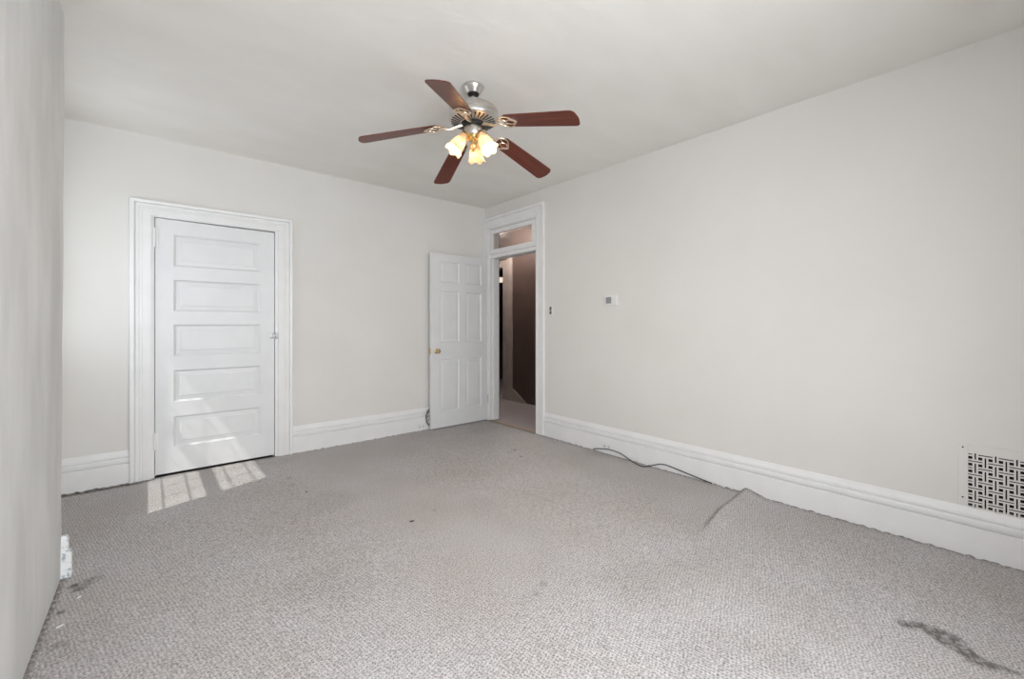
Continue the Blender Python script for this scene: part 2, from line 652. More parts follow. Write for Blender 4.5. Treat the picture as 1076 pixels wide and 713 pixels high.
STAIN = [(2.345, 0.295), (2.372, 0.245), (2.368, 0.19), (2.338, 0.145), (2.303, 0.105), (2.297, 0.06), (2.315, 0.0)]
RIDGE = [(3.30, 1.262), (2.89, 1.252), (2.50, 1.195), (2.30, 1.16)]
step = 0.0125
nx = int((XF + 0.02 - (XA - .02)) / step) + 1
xs = [XA - .02 + i * (XF + 0.02 - XA + .02) / nx for i in range(nx + 1)]
ylo = REAR_Y
ny = int((YF + .02 - ylo) / step) + 1
ys = [ylo + i * (YF + .02 - ylo) / ny for i in range(ny + 1)]
verts, soil_and_shade = [], []
spots = [(0.855, 3.72, .03, .3), (0.845, 3.55, .03, .3), (1.345, 1.41, .022, .35), (1.42, 1.44, .025, .4), (2.63, 3.13, .03, .3), (1.44, 2.47, .012, 1.0), (2.62, 2.95, .020, .9), (-0.255, 2.845, .022, 1.2), (-0.235, 2.80, .035, .8), (-0.275, 2.62, .025, .7),  # third and fourth spots colour in the shade of a small curved crease
         (-0.26, 2.35, .04, .5), (-0.20, 2.85, .05, .5)]
for y in ys:
    for x_ in xs:
        z = 0.0035 * noise.noise((x_ * 1.1, y * 1.1, 5.0)) + 0.002
        s = 0.0
        dr, t = poly_dist((x_, y), RIDGE)
        if dr < 0.4:
            # asymmetric fold: steep on its far (+y) side
            yr = None
            for (xa, ya), (xb, yb) in zip(RIDGE, RIDGE[1:]):
                if xb <= x_ <= xa: yr = yb + (ya - yb) * (x_ - xb) / (xa - xb)
            if yr is not None:
                amp = 0.024 * sstep(2.34, 2.85, x_) + 0.010 * sstep(3.1, 3.28, x_)
                d = y - yr
                if d >= 0:
                    z += amp * (1 - sstep(0.0, 0.022 + .03 * sstep(3.0, 3.28, x_), d))
                    s = max(s, 0.40 * sstep(2.36, 2.75, x_) * (1 - sstep(0.010, 0.03, abs(d - .012))))  # dark line put into the carpet colour along the fold's crease
                else:
                    z += amp * (1 - sstep(0, 0.10 + 0.05 * sstep(2.9, 3.3, x_), -d))
        # frayed border by the baseboards
        de = XF - x_
        if de < 0.03 and y < 3.35:
            z += (0.010 * (noise.noise((y * 34, 3, 1)) + 0.25) + 0.004) * sstep(0.03, 0.0, de) if False else \
                 (0.011 * (noise.noise((y * 34, 3, 1)) + 0.5 * noise.noise((y * 90, 3, 1)) + 0.25)) * (1 - sstep(0.0, 0.03, max(de, 0)))
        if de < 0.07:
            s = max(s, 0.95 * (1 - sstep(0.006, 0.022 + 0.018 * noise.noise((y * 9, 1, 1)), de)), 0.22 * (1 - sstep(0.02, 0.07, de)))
        db = YF - y
        leftk = 1 - sstep(-0.1, 0.25, x_)
        if db < 0.03 and (x_ < -0.10 or x_ > 1.05):
            z += 0.010 * (noise.noise((x_ * 30, 7, 1)) + 0.6 * noise.noise((x_ * 90, 7, 1)) + 0.2) * (1 - sstep(0.0, 0.03, max(db, 0)))
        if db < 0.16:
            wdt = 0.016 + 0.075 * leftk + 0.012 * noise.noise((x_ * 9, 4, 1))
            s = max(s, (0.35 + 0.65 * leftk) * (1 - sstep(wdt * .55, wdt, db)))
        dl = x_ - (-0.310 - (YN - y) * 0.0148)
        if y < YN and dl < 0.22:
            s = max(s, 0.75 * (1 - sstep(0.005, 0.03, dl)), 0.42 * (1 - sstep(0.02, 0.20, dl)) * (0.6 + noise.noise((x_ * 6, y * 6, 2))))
        dst, t = poly_dist((x_, y), STAIN)
        if dst < 0.1:
            wd = 0.040 * (0.45 + 1.1 * math.sin(PI * min(1, t * 0.9 + .12))) * (1 + 0.5 * noise.noise((x_ * 18, y * 18, 1)))
            s = max(s, 0.80 * (1 - sstep(wd * .45, wd, dst)))
        for (sx, sy, sr, sk) in spots:
            dd = math.hypot(x_ - sx, y - sy)
            if dd < sr * 1.5: s = max(s, sk * (1 - sstep(sr * .4, sr * 1.2, dd)))
        # soft trampled marks
        q = noise.noise((x_ * 2.1 + 9, y * 2.1, 1.7)) - 0.33
        if q > 0: s = max(s, min(0.12, q * 0.5))
        verts.append((x_, y, z)); soil_and_shade.append(min(1.0, s))
W_ = len(xs)
faces = [(j * W_ + i, j * W_ + i + 1, (j + 1) * W_ + i + 1, (j + 1) * W_ + i) for j in range(len(ys) - 1) for i in range(W_ - 1)]
me = bpy.data.meshes.new('floor')
me.from_pydata(verts, [], faces)
a = me.attributes.new('soil_and_shade', 'FLOAT', 'POINT')
a.data.foreach_set('value', soil_and_shade)
for p in me.polygons: p.use_smooth = True
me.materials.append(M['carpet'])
flo = bpy.data.objects.new('floor', me); col.objects.link(flo)
struct(flo, 'pale grey looped carpet over the whole room', 'floor')

# ---------------------------------------------------------------- baseboards
BP = [(0, 0), (0.020, 0), (0.020, 0.152), (0.0195, 0.1555), (0.0040, 0.1575), (0.0040, 0.1655), (0.0180, 0.1680), (0.0185, 0.186), (0.0165, 0.199),
      (0.0045, 0.2010), (0.0045, 0.2075), (0.0135, 0.2095), (0.0115, 0.222), (0.0055, 0.238), (0.0025, 0.250), (0, 0.254)]
BPX = [(XR - d, z - .01 if z == 0 else z) for d, z in BP]
BPY = [(YB - d, z - .01 if z == 0 else z) for d, z in BP]
b = MB(); b.prism(BPX, 1, REAR_Y, 3.335)
struct(b.build('baseboard_right', M['trim']), 'tall moulded white baseboard along the right wall', 'baseboard')
b = MB(); b.prism(BPY, 0, XA, -0.097)
struct(b.build('baseboard_alcove', M['trim']), 'short moulded white baseboard left of the closet door', 'baseboard')
b = MB(); b.prism(BPY, 0, 1.048, XR - .02)
struct(b.build('baseboard_back', M['trim']), 'moulded white baseboard between closet and open door', 'baseboard')
# broken end of the baseboard that wraps the chimney breast corner
bm = bmesh.new()
outer = []
for k in range(15):
    z = 0.205 * k / 14
    px = (0.036 if z < 0.118 else 0.026) + 0.004 * noise.noise((0, 0, z * 40))
    if z > 0.19: px -= 0.008 * (z - .19) / .015
    outer.append((px, z))
ra = []
for (px, z) in outer:
    ra.append([bm.verts.new((-0.330, YN - .012, z - .004)), bm.verts.new((-0.310 + px, YN - .012 + 0.003 * noise.noise((z * 50, 1, 1)), z - .004)),
               bm.verts.new((-0.310 + px, YN + px * .9, z - .004)), bm.verts.new((-0.330, YN + px * .9, z - .004))])
for a_, c_ in zip(ra, ra[1:]):
    for i in range(4): bm.faces.new((a_[i], a_[(i + 1) % 4], c_[(i + 1) % 4], c_[i]))
bm.faces.new(ra[0][::-1]); bm.faces.new(ra[-1])
w = MB(); w.bm.free(); w.bm = bm
w.box((XA, YN, -0.004), (-0.312, YN + .03, .112)).box((XA, YN, .112), (-0.312, YN + .022, .201))
struct(w.build('baseboard_left', M['chipped']), 'chipped white baseboard end at the corner of the near wall', 'baseboard')

# ---------------------------------------------------------------- casings
# closet casing (moulded, mitred)
CW = 0.128
prof = [(0, 0), (0, 0.020), (0.050, 0.020), (0.053, 0.017), (0.056, 0.020), (0.066, 0.020), (0.069, 0.017), (0.073, 0.021), (0.092, 0.021),
        (0.095, 0.014), (0.098, 0.014), (0.100, 0.031), (0.122, 0.033), (CW, 0.028), (CW, 0)]
xi0, xi1, zi = 0.030, 0.928, 2.072
zt = (2.188 - zi) / CW
xo0 = (xi0 + 0.097) / CW
xo1 = (1.048 - xi1) / CW
path = [((xi0, -.01), (-xo0, 0)), ((xi0, zi), (-xo0, zt)), ((xi1, zi), (xo1, zt)), ((xi1, -.01), (xo1, 0))]
b = MB(); b.sweep_frame(path, prof, lambda x_, z, d: (x_, YB - d, z))
struct(b.build('trim_1', M['trim']), 'wide moulded white casing around the closet door', 'door casing')
# closet jamb liner
b = MB()
b.box((ox0, YB - .004, -.01), (0.052, YB + TH, oz)).box((0.9035, YB - .004, -.01), (ox1, YB + TH, oz)).box((0.052, YB - .004, 2.064), (0.9035, YB + TH, oz))
b.box((0.052, YB + .055, -.01), (0.064, YB + .09, 2.064)).box((0.8915, YB + .055, -.01), (0.9035, YB + .09, 2.064)).box((0.064, YB + .055, 2.052), (0.8915, YB + .09, 2.064))
struct(b.build('trim_2', M['trim']), 'white jamb inside the closet door casing', 'door jamb')

# doorway casing
prof2 = [(0, 0), (0, 0.018), (0.022, 0.018), (0.026, 0.014), (0.030, 0.019), (0.076, 0.019), (0.080, 0.013), (0.084, 0.026), (0.106, 0.027),
         (0.112, 0.022), (0.112, 0)]
yi0, yi1, zi2 = 3.462, 4.325, 2.412
k0 = (3.462 - 3.336) / .112
k1 = (YB - .001 - yi1) / .112
kt = (2.556 - zi2) / .112
path = [((yi0, -.01), (-k0, 0)), ((yi0, zi2), (-k0, kt)), ((yi1, zi2), (k1, kt)), ((yi1, -.01), (k1, 0))]
b = MB(); b.sweep_frame(path, prof2, lambda y, z, d: (XR - d, y, z))
struct(b.build('trim_3', M['trim']), 'white casing around the doorway and its transom', 'door casing')
b = MB()
b.box((XR - .004, dy0, -.01), (XR + TH + .003, 3.466, dz)).box((XR - .004, 4.315, -.01), (XR + TH + .003, dy1, dz))
b.box((XR - .004, 3.466, 2.400), (XR + TH + .003, 4.315, dz))
b.box((XR - .002, 3.466, 2.040), (XR + TH + .003, 4.315, 2.084))
b.box((XR + .045, 4.302, 0), (XR + .080, 4.315, 2.040)).box((XR + .045, 3.466, 0), (XR + .080, 3.479, 2.040))
struct(b.build('trim_4', M['trim']), 'white jamb and transom bar inside the doorway', 'door jamb')
# hall side casing
b = MB(); b.sweep_frame(path, prof2, lambda y, z, d: (XR + TH + d, y, z))
struct(b.build('trim_5', M['hall_trim']), 'casing on the hall side of the doorway', 'door casing')

# transom window
win = struct(empty('window_1', (XR, 3.89, 2.084)), 'narrow transom window above the doorway', 'window')
b = MB()
ty0, ty1, tz0, tz1 = 3.478, 4.307, 2.088, 2.393
gy0, gy1, gz0, gz1 = 3.541, 4.252, 2.146, 2.342
b.box((XR - .006, ty0, tz0), (XR + .030, ty1, gz0), .003).box((XR - .006, ty0, gz1), (XR + .030, ty1, tz1), .003)
b.box((XR - .006, ty0, gz0), (XR + .030, gy0, gz1), .003).box((XR - .006, gy1, gz0), (XR + .030, ty1, gz1), .003)
b.build('window_frame', M['trim'], win)
b = MB(); b.box((XR + .012, gy0 - .004, gz0 - .004), (XR + .016, gy1 + .004, gz1 + .004))
b.build('pane', M['glass_transom'], win)
b = MB(); b.box((XR - .012, 4.262, 2.150), (XR - .004, 4.285, 2.170), .002)
b.build('latch', M['trim'], win)
b = MB(); b.box((XR + .036, 3.466, 2.084), (XR + .040, 3.478, 2.400)).box((XR + .036, 4.307, 2.084), (XR + .040, 4.315, 2.400)).box((XR + .036, 3.466, 2.393), (XR + .040, 4.315, 2.400))
b.build('shadow_gap', M['dark'], win)


# alcove window (double hung, small panes)
def sash_window(name, plane, c, lo, hi, zs, vs, z0, z1, label, stile=.03):
    """plane 'x' : window in plane x=c spanning y lo..hi ; plane 'y': in plane y=c spanning x"""
    root = struct(empty(name, (c, (lo + hi) / 2, z0) if plane == 'x' else ((lo + hi) / 2, c, z0)), label, 'window')

    def bx(m_, a0, a1, b0, b1, t0, t1):
        if plane == 'x': m_.box((c + t0, a0, b0), (c + t1, a1, b1))
        else: m_.box((a0, c + t0, b0), (a1, c + t1, b1))
    f = MB()
    bx(f, lo, lo + .018, z0, z1, -.02, .02); bx(f, hi - .018, hi, z0, z1, -.02, .02)
    bx(f, lo, hi, z0, z0 + .018, -.02, .02); bx(f, lo, hi, z1 - .018, z1, -.02, .02)
    for (za, zb) in zs: bx(f, lo, hi, za, zb, -.012, .012)
    f.build('window_frame', M['trim'], root)
    g_ = MB()
    for z in vs[0]: bx(g_, lo, hi, z - .0035, z + .0035, -.003, .006)
    for y in vs[1]: bx(g_, y - .0045, y + .0045, z0, z1, -.006, .006)
    g_.build('muntin', M['trim'], root)
    p = MB(); bx(p, lo, hi, z0, z1, -.0015, .0015); p.build('pane', M['glass'], root)
    s = MB()
    return root


sash_window('window_2', 'x', gx, wy0, wy1, [(1.474, 1.592)], ([1.074, 1.312, 1.722, 1.968], [3.656, 3.896, 4.10]), wz0, wz1,
            'double-hung small-paned window in the alcove')
for i, (xa, xb) in enumerate(REAR_WINS):
    zm = (WIN_Z[0] + WIN_Z[1]) / 2
    sash_window('window_%d' % (3 + i), 'y', REAR_Y - .04, xa, xb, [(zm - .03, zm + .03)], ([], []), WIN_Z[0], WIN_Z[1],
                ['double-hung rear window on the left', 'double-hung rear window on the right'][i])

# ---------------------------------------------------------------- closet door (five panels)
door = struct(empty('door_1', (0.477, YB, 0)), 'closed white closet door with five horizontal panels', 'door')
x0, x1, z0, z1 = 0.0565, 0.8985, 0.020, 2.055
yf = YB + .002
px0, px1 = 0.172, 0.785
pz = [(0.221, 0.469), (0.587, 0.843), (0.958, 1.213), (1.321, 1.575), (1.685, 1.938)]
SL = (lambda x_: -0.006 * (x_ - x0) / (x1 - x0))


def panel_leaf(name, parent, axis_map, a0, a1, z0, z1, cols, rows, thick, m_, bevel=.014, depth=.016):
    """solid leaf: front face with recessed panel wells; both in one mesh (stiles and rails)"""
    bm = bmesh.new()
    As = sorted({a0, a1} | {v for c_ in cols for v in c_})
    Zs = sorted({z0, z1} | {v for r_ in rows for v in r_})
    V = {}

    def vv(a_, z, d):
        key = (round(a_, 5), round(z, 5), round(d, 5))
        if key not in V: V[key] = bm.verts.new(axis_map(a_, z, d))
        return V[key]
    for side in (0, 1):
        d0 = 0 if side == 0 else thick
        sg = 1 if side == 0 else -1
        for i in range(len(As) - 1):
            for j in range(len(Zs) - 1):
                A0, A1, Z0, Z1 = As[i], As[i + 1], Zs[j], Zs[j + 1]
                ispan = any(abs(c_[0] - A0) < 1e-6 and abs(c_[1] - A1) < 1e-6 for c_ in cols) and \
                    any(abs(r_[0] - Z0) < 1e-6 and abs(r_[1] - Z1) < 1e-6 for r_ in rows)
                if not ispan:
                    bm.faces.new([vv(A0, Z0, d0), vv(A1, Z0, d0), vv(A1, Z1, d0), vv(A0, Z1, d0)])
                else:
                    prev = (A0, A1, Z0, Z1, d0)
                    for (ins, dp) in ((0.003, depth * .45), (bevel, depth)):
                        cur = (A0 + ins, A1 - ins, Z0 + ins, Z1 - ins, d0 + sg * dp)
                        P = [(prev[0], prev[2]), (prev[1], prev[2]), (prev[1], prev[3]), (prev[0], prev[3])]
                        Q = [(cur[0], cur[2]), (cur[1], cur[2]), (cur[1], cur[3]), (cur[0], cur[3])]
                        for k in range(4):
                            k2 = (k + 1) % 4
                            bm.faces.new([vv(*P[k], prev[4]), vv(*P[k2], prev[4]), vv(*Q[k2], cur[4]), vv(*Q[k], cur[4])])
                        prev = cur
                    # back of the well stays open for the separate panel
                    A, B_, C_, D_, d_ = prev
                    bm.faces.new([vv(A, C_, d_), vv(B_, C_, d_), vv(B_, D_, d_), vv(A, D_, d_)])
    # rim
    for (p, q) in (((a0, z0), (a1, z0)), ((a1, z0), (a1, z1)), ((a1, z1), (a0, z1)), ((a0, z1), (a0, z0))):
        if abs(p[0] - q[0]) > 1e-6:
            L_ = [v for v in As] if q[0] > p[0] else As[::-1]
            for u0, u1 in zip(L_, L_[1:]):
                bm.faces.new([vv(u0, p[1], 0), vv(u1, p[1], 0), vv(u1, p[1], thick), vv(u0, p[1], thick)])
        else:
            L_ = Zs if q[1] > p[1] else Zs[::-1]
            for u0, u1 in zip(L_, L_[1:]):
                bm.faces.new([vv(p[0], u0, 0), vv(p[0], u1, 0), vv(p[0], u1, thick), vv(p[0], u0, thick)])
    w_ = MB(); w_.bm.free(); w_.bm = bm
    return w_.build(name, m_, parent)


def raised_panel(name, parent, axis_map, A0, A1, Z0, Z1, m_, bevel=.014, depth=.016, margin=.030, rise=.007):
    bm = bmesh.new()
    A0 += bevel; A1 -= bevel; Z0 += bevel; Z1 -= bevel
    rings = []
    for ins, d in ((0, depth - .0006), (0.004, depth - .0012), (margin, depth - .0035), (margin + .004, depth - rise)):
        rings.append([bm.verts.new(axis_map(*p, d)) for p in
                      ((A0 + ins, Z0 + ins), (A1 - ins, Z0 + ins), (A1 - ins, Z1 - ins), (A0 + ins, Z1 - ins))])
    bk = [bm.verts.new(axis_map(*p, depth + .0004)) for p in ((A0, Z0), (A1, Z0), (A1, Z1), (A0, Z1))]
    rings.insert(0, bk)
    for a_, c_ in zip(rings, rings[1:]):
        for k in range(4): bm.faces.new([a_[k], a_[(k + 1) % 4], c_[(k + 1) % 4], c_[k]])
    bm.faces.new(rings[-1]); bm.faces.new(bk[::-1])
    w_ = MB(); w_.bm.free(); w_.bm = bm
    return w_.build(name, m_, parent)


amap = lambda a_, z, d: (a_, yf + d, z + (0.004 - .010 * (a_ - x0) if z > 2.0 else 0))
panel_leaf('door_leaf', door, amap, x0, x1, z0, z1, [(px0, px1)], pz, .036, M['door'])
for (a_, c_) in pz:
    raised_panel('panel', door, amap, px0, px1, a_, c_, M['door'])
for (za, zb) in ((1.829, 1.972), (0.226, 0.354)):
    b = MB()
    b.box((0.044, YB - .010, za), (0.060, YB + .001, zb), .003)
    b.tube([(0.0535, YB - .011, za - .004), (0.0535, YB - .011, (za + zb) / 2), (0.0535, YB - .011, zb + .004)], .0055)
    b.box((0.060, YB - .003, za), (0.076, YB + .003, zb), .001)
    b.build('hinge', M['trim'], door, smooth=True)
b = MB()
b.box((0.862, YB - .009, 1.088), (0.892, YB + .004, 1.132), .002)
b.tube([(0.877, YB - .022, 1.110), (0.877, YB - .008, 1.110)], [.009, .006], 14)
lat = b.build('latch', M['chrome'], door, smooth=True)
lat['label'] = 'small chrome cupboard latch'
b = MB(); b.box((0.888, YB - .013, 1.098), (0.904, YB - .003, 1.122), .002).box((0.907, YB - .014, 1.080), (0.926, YB - .003, 1.140), .002)
st = b.build('latch_keeper', M['chrome'], door)

# ---------------------------------------------------------------- open door (six panels)
door2 = struct(empty('door_2', (3.292, 4.340, 0)), 'open white six-panel door with brass knob folded against the back wall', 'door')
hx, hy_ = 3.292, 4.340
lx, ly = 2.478, 4.334
Ld = math.hypot(hx - lx, hy_ - ly)
ux, uy = (hx - lx) / Ld, (hy_ - ly) / Ld
nx_, ny_ = -uy, ux      # towards back wall
zz0, zz1 = 0.014, 2.034


def dmap(a_, z, d): return (lx + ux * a_ + nx_ * d, ly + uy * a_ + ny_ * d, z)


cols2 = [(0.112, 0.385), (0.478, 0.715)]
rows2 = [(0.195, 0.805), (0.998, 1.600), (1.700, 1.945)]
panel_leaf('door_leaf', door2, dmap, 0, Ld, zz0, zz1, cols2, rows2, .035, M['door'], bevel=.013, depth=.012)
for (a_, c_) in cols2:
    for (e_, f_) in rows2:
        raised_panel('panel', door2, dmap, a_, c_, e_, f_, M['door'], bevel=.013, depth=.012, margin=.026, rise=.006)


def orient(p, d):
    return Matrix.Translation(Vector(p)) @ Vector(d).normalized().to_track_quat('Z', 'Y').to_matrix().to_4x4()


KP = [(0, 0), (.031, 0), (.031, .004), (.026, .008), (.012, .011), (.011, .026), (.018, .031), (.0265, .039), (.0275, .048), (.022, .057), (.010, .061), (0, .0615)]
b = MB()
b.lathe(KP, 28, orient(dmap(.070, .905, 0), (-nx_, -ny_, 0)))
kn = b.build('knob', M['brass_old'], door2, smooth=True); kn['label'] = 'round brass knob'
b = MB()
b.lathe([(0, 0), (.028, 0), (.028, .004), (.011, .007), (.011, .018), (.020, .022), (.022, .030), (.010, .036), (0, .0365)], 28, orient(dmap(.070, .905, .035), (nx_, ny_, 0)))
b.build('knob', M['brass_old'], door2, smooth=True)
b = MB()
b.box(dmap(0, .870, .006), (lx - .002, ly + .029, .940), .0008).box((lx - .010, ly + .012, .897), (lx, ly + .024, .913), .002)
lp = b.build('latch_plate', M['brass_old'], door2)
for zc in (0.28, 1.05, 1.80):
    b = MB()
    b.tube([(3.2945, 4.331, zc - .05), (3.2945, 4.331, zc), (3.2945, 4.331, zc + .05)], .006)
    b.build('hinge', M['trim'] if zc != 0.28 else M['chrome'], door2, smooth=True)

# ---------------------------------------------------------------- hallway
HX, HY0, HY1 = 4.43, 2.4, 7.4
b = MB(); b.box((XR + .03, HY0, -.03), (HX + 2.2, HY1, 0.0))
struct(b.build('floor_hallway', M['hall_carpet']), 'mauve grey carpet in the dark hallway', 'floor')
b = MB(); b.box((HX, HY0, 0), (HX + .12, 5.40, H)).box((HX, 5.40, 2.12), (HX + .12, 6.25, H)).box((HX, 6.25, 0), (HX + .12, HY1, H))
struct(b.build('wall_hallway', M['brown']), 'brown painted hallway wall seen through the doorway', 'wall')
b = MB(); b.box((XR + .03, HY1, 0), (HX + 2.2, HY1 + .1, H)).box((XR + TH, HY0 - .1, 0), (HX + .1, HY0, H)).box((XR, YB + TH, 0), (XR + TH, HY1, H))
b.box((HX + 2.1, 4.9, 0), (HX + 2.2, HY1, H)).box((HX + .12, 4.8, 0), (HX + 2.2, 4.9, H))
struct(b.build('wall_hallway', M['brown']), 'brown walls closing the hallway', 'wall')
b = MB(); b.box((XR + .03, HY0 - .1, H), (HX + 2.2, HY1 + .1, H + .05))
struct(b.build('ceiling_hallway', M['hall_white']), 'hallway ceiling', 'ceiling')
prof3 = [(0, -.02), (0, 0.022), (0.06, 0.022), (0.11, 0.020), (0.115, 0.010), (0.125, 0.010), (0.13, 0.032), (0.16, 0.032), (0.225, 0.020), (.225, 0)]
b = MB()
b.sweep_frame([((5.41, 0), (-1, 0)), ((5.41, 2.13), (-1, 1)), ((6.24, 2.13), (1, 1)), ((6.24, 0), (1, 0))], prof3, lambda y, z, d: (HX - d, y, z))
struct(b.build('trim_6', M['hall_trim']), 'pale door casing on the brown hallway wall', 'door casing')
# sloping skirt piece at the foot of the hall wall
b = MB(); b.prism([(5.185, 0), (4.86, 0), (4.88, .022), (5.15, .185), (5.185, .19)], 0, HX - .022, HX - .001)
struct(b.build('trim_7', M['hall_trim']), 'sloping skirt board at the foot of the hallway wall', 'trim')
b = MB()
b.box((XR - .012, 3.47, -.002), (XR + .055, 4.312, .008), .003)
struct(b.build('trim_8', M['threshold']), 'tan threshold strip across the doorway', 'threshold')
hl = tag(empty('ceiling_light', (3.98, 4.95, H)), 'small round ceiling light in the dark hallway', 'light')
b = MB(); b.lathe([(0, 0), (.075, 0), (.078, -.012), (.070, -.018), (0, -.018)], 28, Matrix.Translation((3.98, 4.95, H)))
b.build('base', M['brass_old'], hl, smooth=True)
b = MB(); b.lathe([(.064, -.016), (.072, -.03), (.066, -.055), (.04, -.078), (0, -.086)], 28, Matrix.Translation((3.98, 4.95, H)))
b.build('lamp_shade', M['hall_lamp'], hl, smooth=True)
d = bpy.data.lights.new('hall_bulb', 'POINT'); d.energy = HALL_W; d.color = (1, .91, .84); d.shadow_soft_size = .06
o = bpy.data.objects.new('hall_bulb', d); o.location = (3.98, 4.95, H - .13); col.objects.link(o)
# globe sconce glimpsed in the dark room past the hallway
sc = tag(empty('wall_lamp', (6.53, 7.0, 2.2)), 'small cream wall lamp in the dark room past the hallway', 'lamp')
sc.location = (HX + .55, 6.17, 2.02)
b = MB(); b.lathe([(0, -.045), (.03, -.038), (.055, -.01), (.06, .02), (.04, .05), (0, .055)], 20, Matrix.Translation((HX + .55, 6.17, 2.02)))
b.build('lamp_shade', M['hall_lamp'], sc, smooth=True)
b = MB(); b.tube([(HX + .55, 6.17, 2.07), (HX + .55, 6.17, 2.2), (HX + .55, 6.17, H)], .008)
b.build('stem', M['brass_old'], sc, smooth=True)
sc.name = 'pendant_lamp'
sc['label'] = 'small cream pendant lamp glimpsed in the dark room past the hallway'

# ---------------------------------------------------------------- wall register (basket-weave grille)
rg = tag(empty('wall_register', (XR, -.015, .215)), 'white basket-weave metal heat register low in the right wall', 'vent')
b = MB()
fy0, fy1, fz0, fz1 = -0.240, 0.205, 0.262 - .045, 0.585
b.box((XR - .003, vy1, fz0 + .04), (XR, fy1, fz1), .002).box((XR - .003, fy0, fz0 + .04), (XR, vy0, fz1), .002)
b.box((XR - .003, vy0, vz1), (XR, vy1, fz1), .001)
b.build('frame', M['wall'], rg)
b = MB()
P_ = .0355
sw_, sl = .0075, .0028
for i in range(-1, 11):
    for j in range(9):
        cy_ = vy1 - .0255 - P_ * i
        cz_ = vz1 - .0075 - P_ * j
        if cy_ < vy0: continue
        R0 = P_ - sl
        if (i + j) % 2 == 0:
            if cy_ > vy1: continue
            for s in (-1, 1):
                ya, yb2 = cy_ + s * sl, cy_ + s * (sl + sw_)
                b.box((XR - .001, min(ya, yb2), max(vz0, cz_ - R0)), (XR + .0035, max(ya, yb2), min(vz1, cz_ + R0)))
        else:
            for s in (-1, 1):
                za, zb = cz_ + s * sl, cz_ + s * (sl + sw_)
                b.box((XR - .0025, max(vy0, cy_ - R0), max(vz0, min(za, zb))), (XR + .002, min(vy1, cy_ + R0), min(vz1, max(za, zb))))
b.build('grille', M['wall'], rg)
b = MB(); b.box((XR + .03, vy0, vz0), (XR + .10, vy1, vz1))
b.box((XR + .0035, vy0 - .0, vz0), (XR + .03, vy0 + .002, vz1)).box((XR + .0035, vy1 - .002, vz0), (XR + .03, vy1, vz1))
b.build('duct', M['dark'], rg)
for (y, z) in ((0.188, .565), (0.188, .30)):
    b = MB()
    b.lathe([(0, .002), (.003, .0015), (.004, 0)], 12, orient((XR - .003, y, z), (-1, 0, 0)))
    b.build('screw', M['slot'], rg)

# ---------------------------------------------------------------- thermostat and switch
t = tag(empty('thermostat', (XR, 2.452, 1.385)), 'small white wall thermostat with a grey display', 'thermostat')
b = MB()
b.box((XR - .004, 2.378, 1.386), (XR, 2.526, 1.489), .0015).box((XR - .024, 2.384, 1.392), (XR - .003, 2.520, 1.483), .005)
b.build('housing', M['plastic'], t)
b = MB(); b.box((XR - .0252, 2.440, 1.408), (XR - .022, 2.502, 1.468), .001)
s_ = b.build('display', M['screen'], t); s_['label'] = 'grey display'
b = MB()
for k in range(2): b.box((XR - .0265, 2.398, 1.418 + k * .03), (XR - .022, 2.420, 1.430 + k * .03), .001)
b.build('button', M['plastic'], t)

t = tag(empty('light_switch', (XR, 3.243, 1.31)), 'narrow grey switch plate on the wall beside the doorway', 'light switch')
b = MB(); b.box((XR - .005, 3.214, 1.308), (XR, 3.272, 1.416), .002)
b.build('switch_plate', M['plastic'], t)
b = MB()
b.box((XR - .008, 3.228, 1.318), (XR - .004, 3.258, 1.406), .001)
b.build('insert', M['chrome'], t)
for z in (1.338, 1.384):
    b = MB(); b.lathe([(0, .010), (.007, .009), (.008, 0)], 14, orient((XR - .007, 3.243, z), (-1, 0, 0)))
    b.build('button', M['slot'], t)


# ---------------------------------------------------------------- outlets on the baseboards
def outlet(name, label, centre, axis):
    root = tag(empty(name, centre), label, 'outlet', 'outlets set sideways in the baseboards')
    cx_, cy_, cz_ = centre

    def bx(m_, a0, a1, b0, b1, t0, t1, bv=0.0):
        if axis == 'x': m_.box((cx_ - t1, cy_ + a0, cz_ + b0), (cx_ - t0, cy_ + a1, cz_ + b1), bv)
        else: m_.box((cx_ + a0, cy_ - t1, cz_ + b0), (cx_ + a1, cy_ - t0, cz_ + b1), bv)
    p = MB(); bx(p, -.057, .057, -.036, .036, 0, .005, .002); p.build('cover_plate', M['plastic'], root)
    for k in (-1, 1):
        p = MB(); bx(p, k * .024 - .015, k * .024 + .015, -.014, .014, .004, .007, .002)
        s1 = p.build('socket', M['plastic'], root)
        q = MB()
        bx(q, k * .024 - .007, k * .024 - .002, -.008, -.005, .0068, .0076)
        bx(q, k * .024 - .009, k * .024 + .006, .003, .0065, .0068, .0076)
        bx(q, k * .024 - .009, k * .024 + .006, -.0065, -.003, .0068, .0076)
        sl_ = q.build('slot', M['slot'], root)
        sl_.parent = s1
        sl_.location = (0, 0, 0)


outlet('wall_outlet', 'white outlet in the right baseboard above the black cable', (XR - .0195, 2.492, .072), 'x')
outlet('wall_outlet', 'white outlet in the back baseboard beside the open door', (2.392, YB - .0195, .050), 'y')

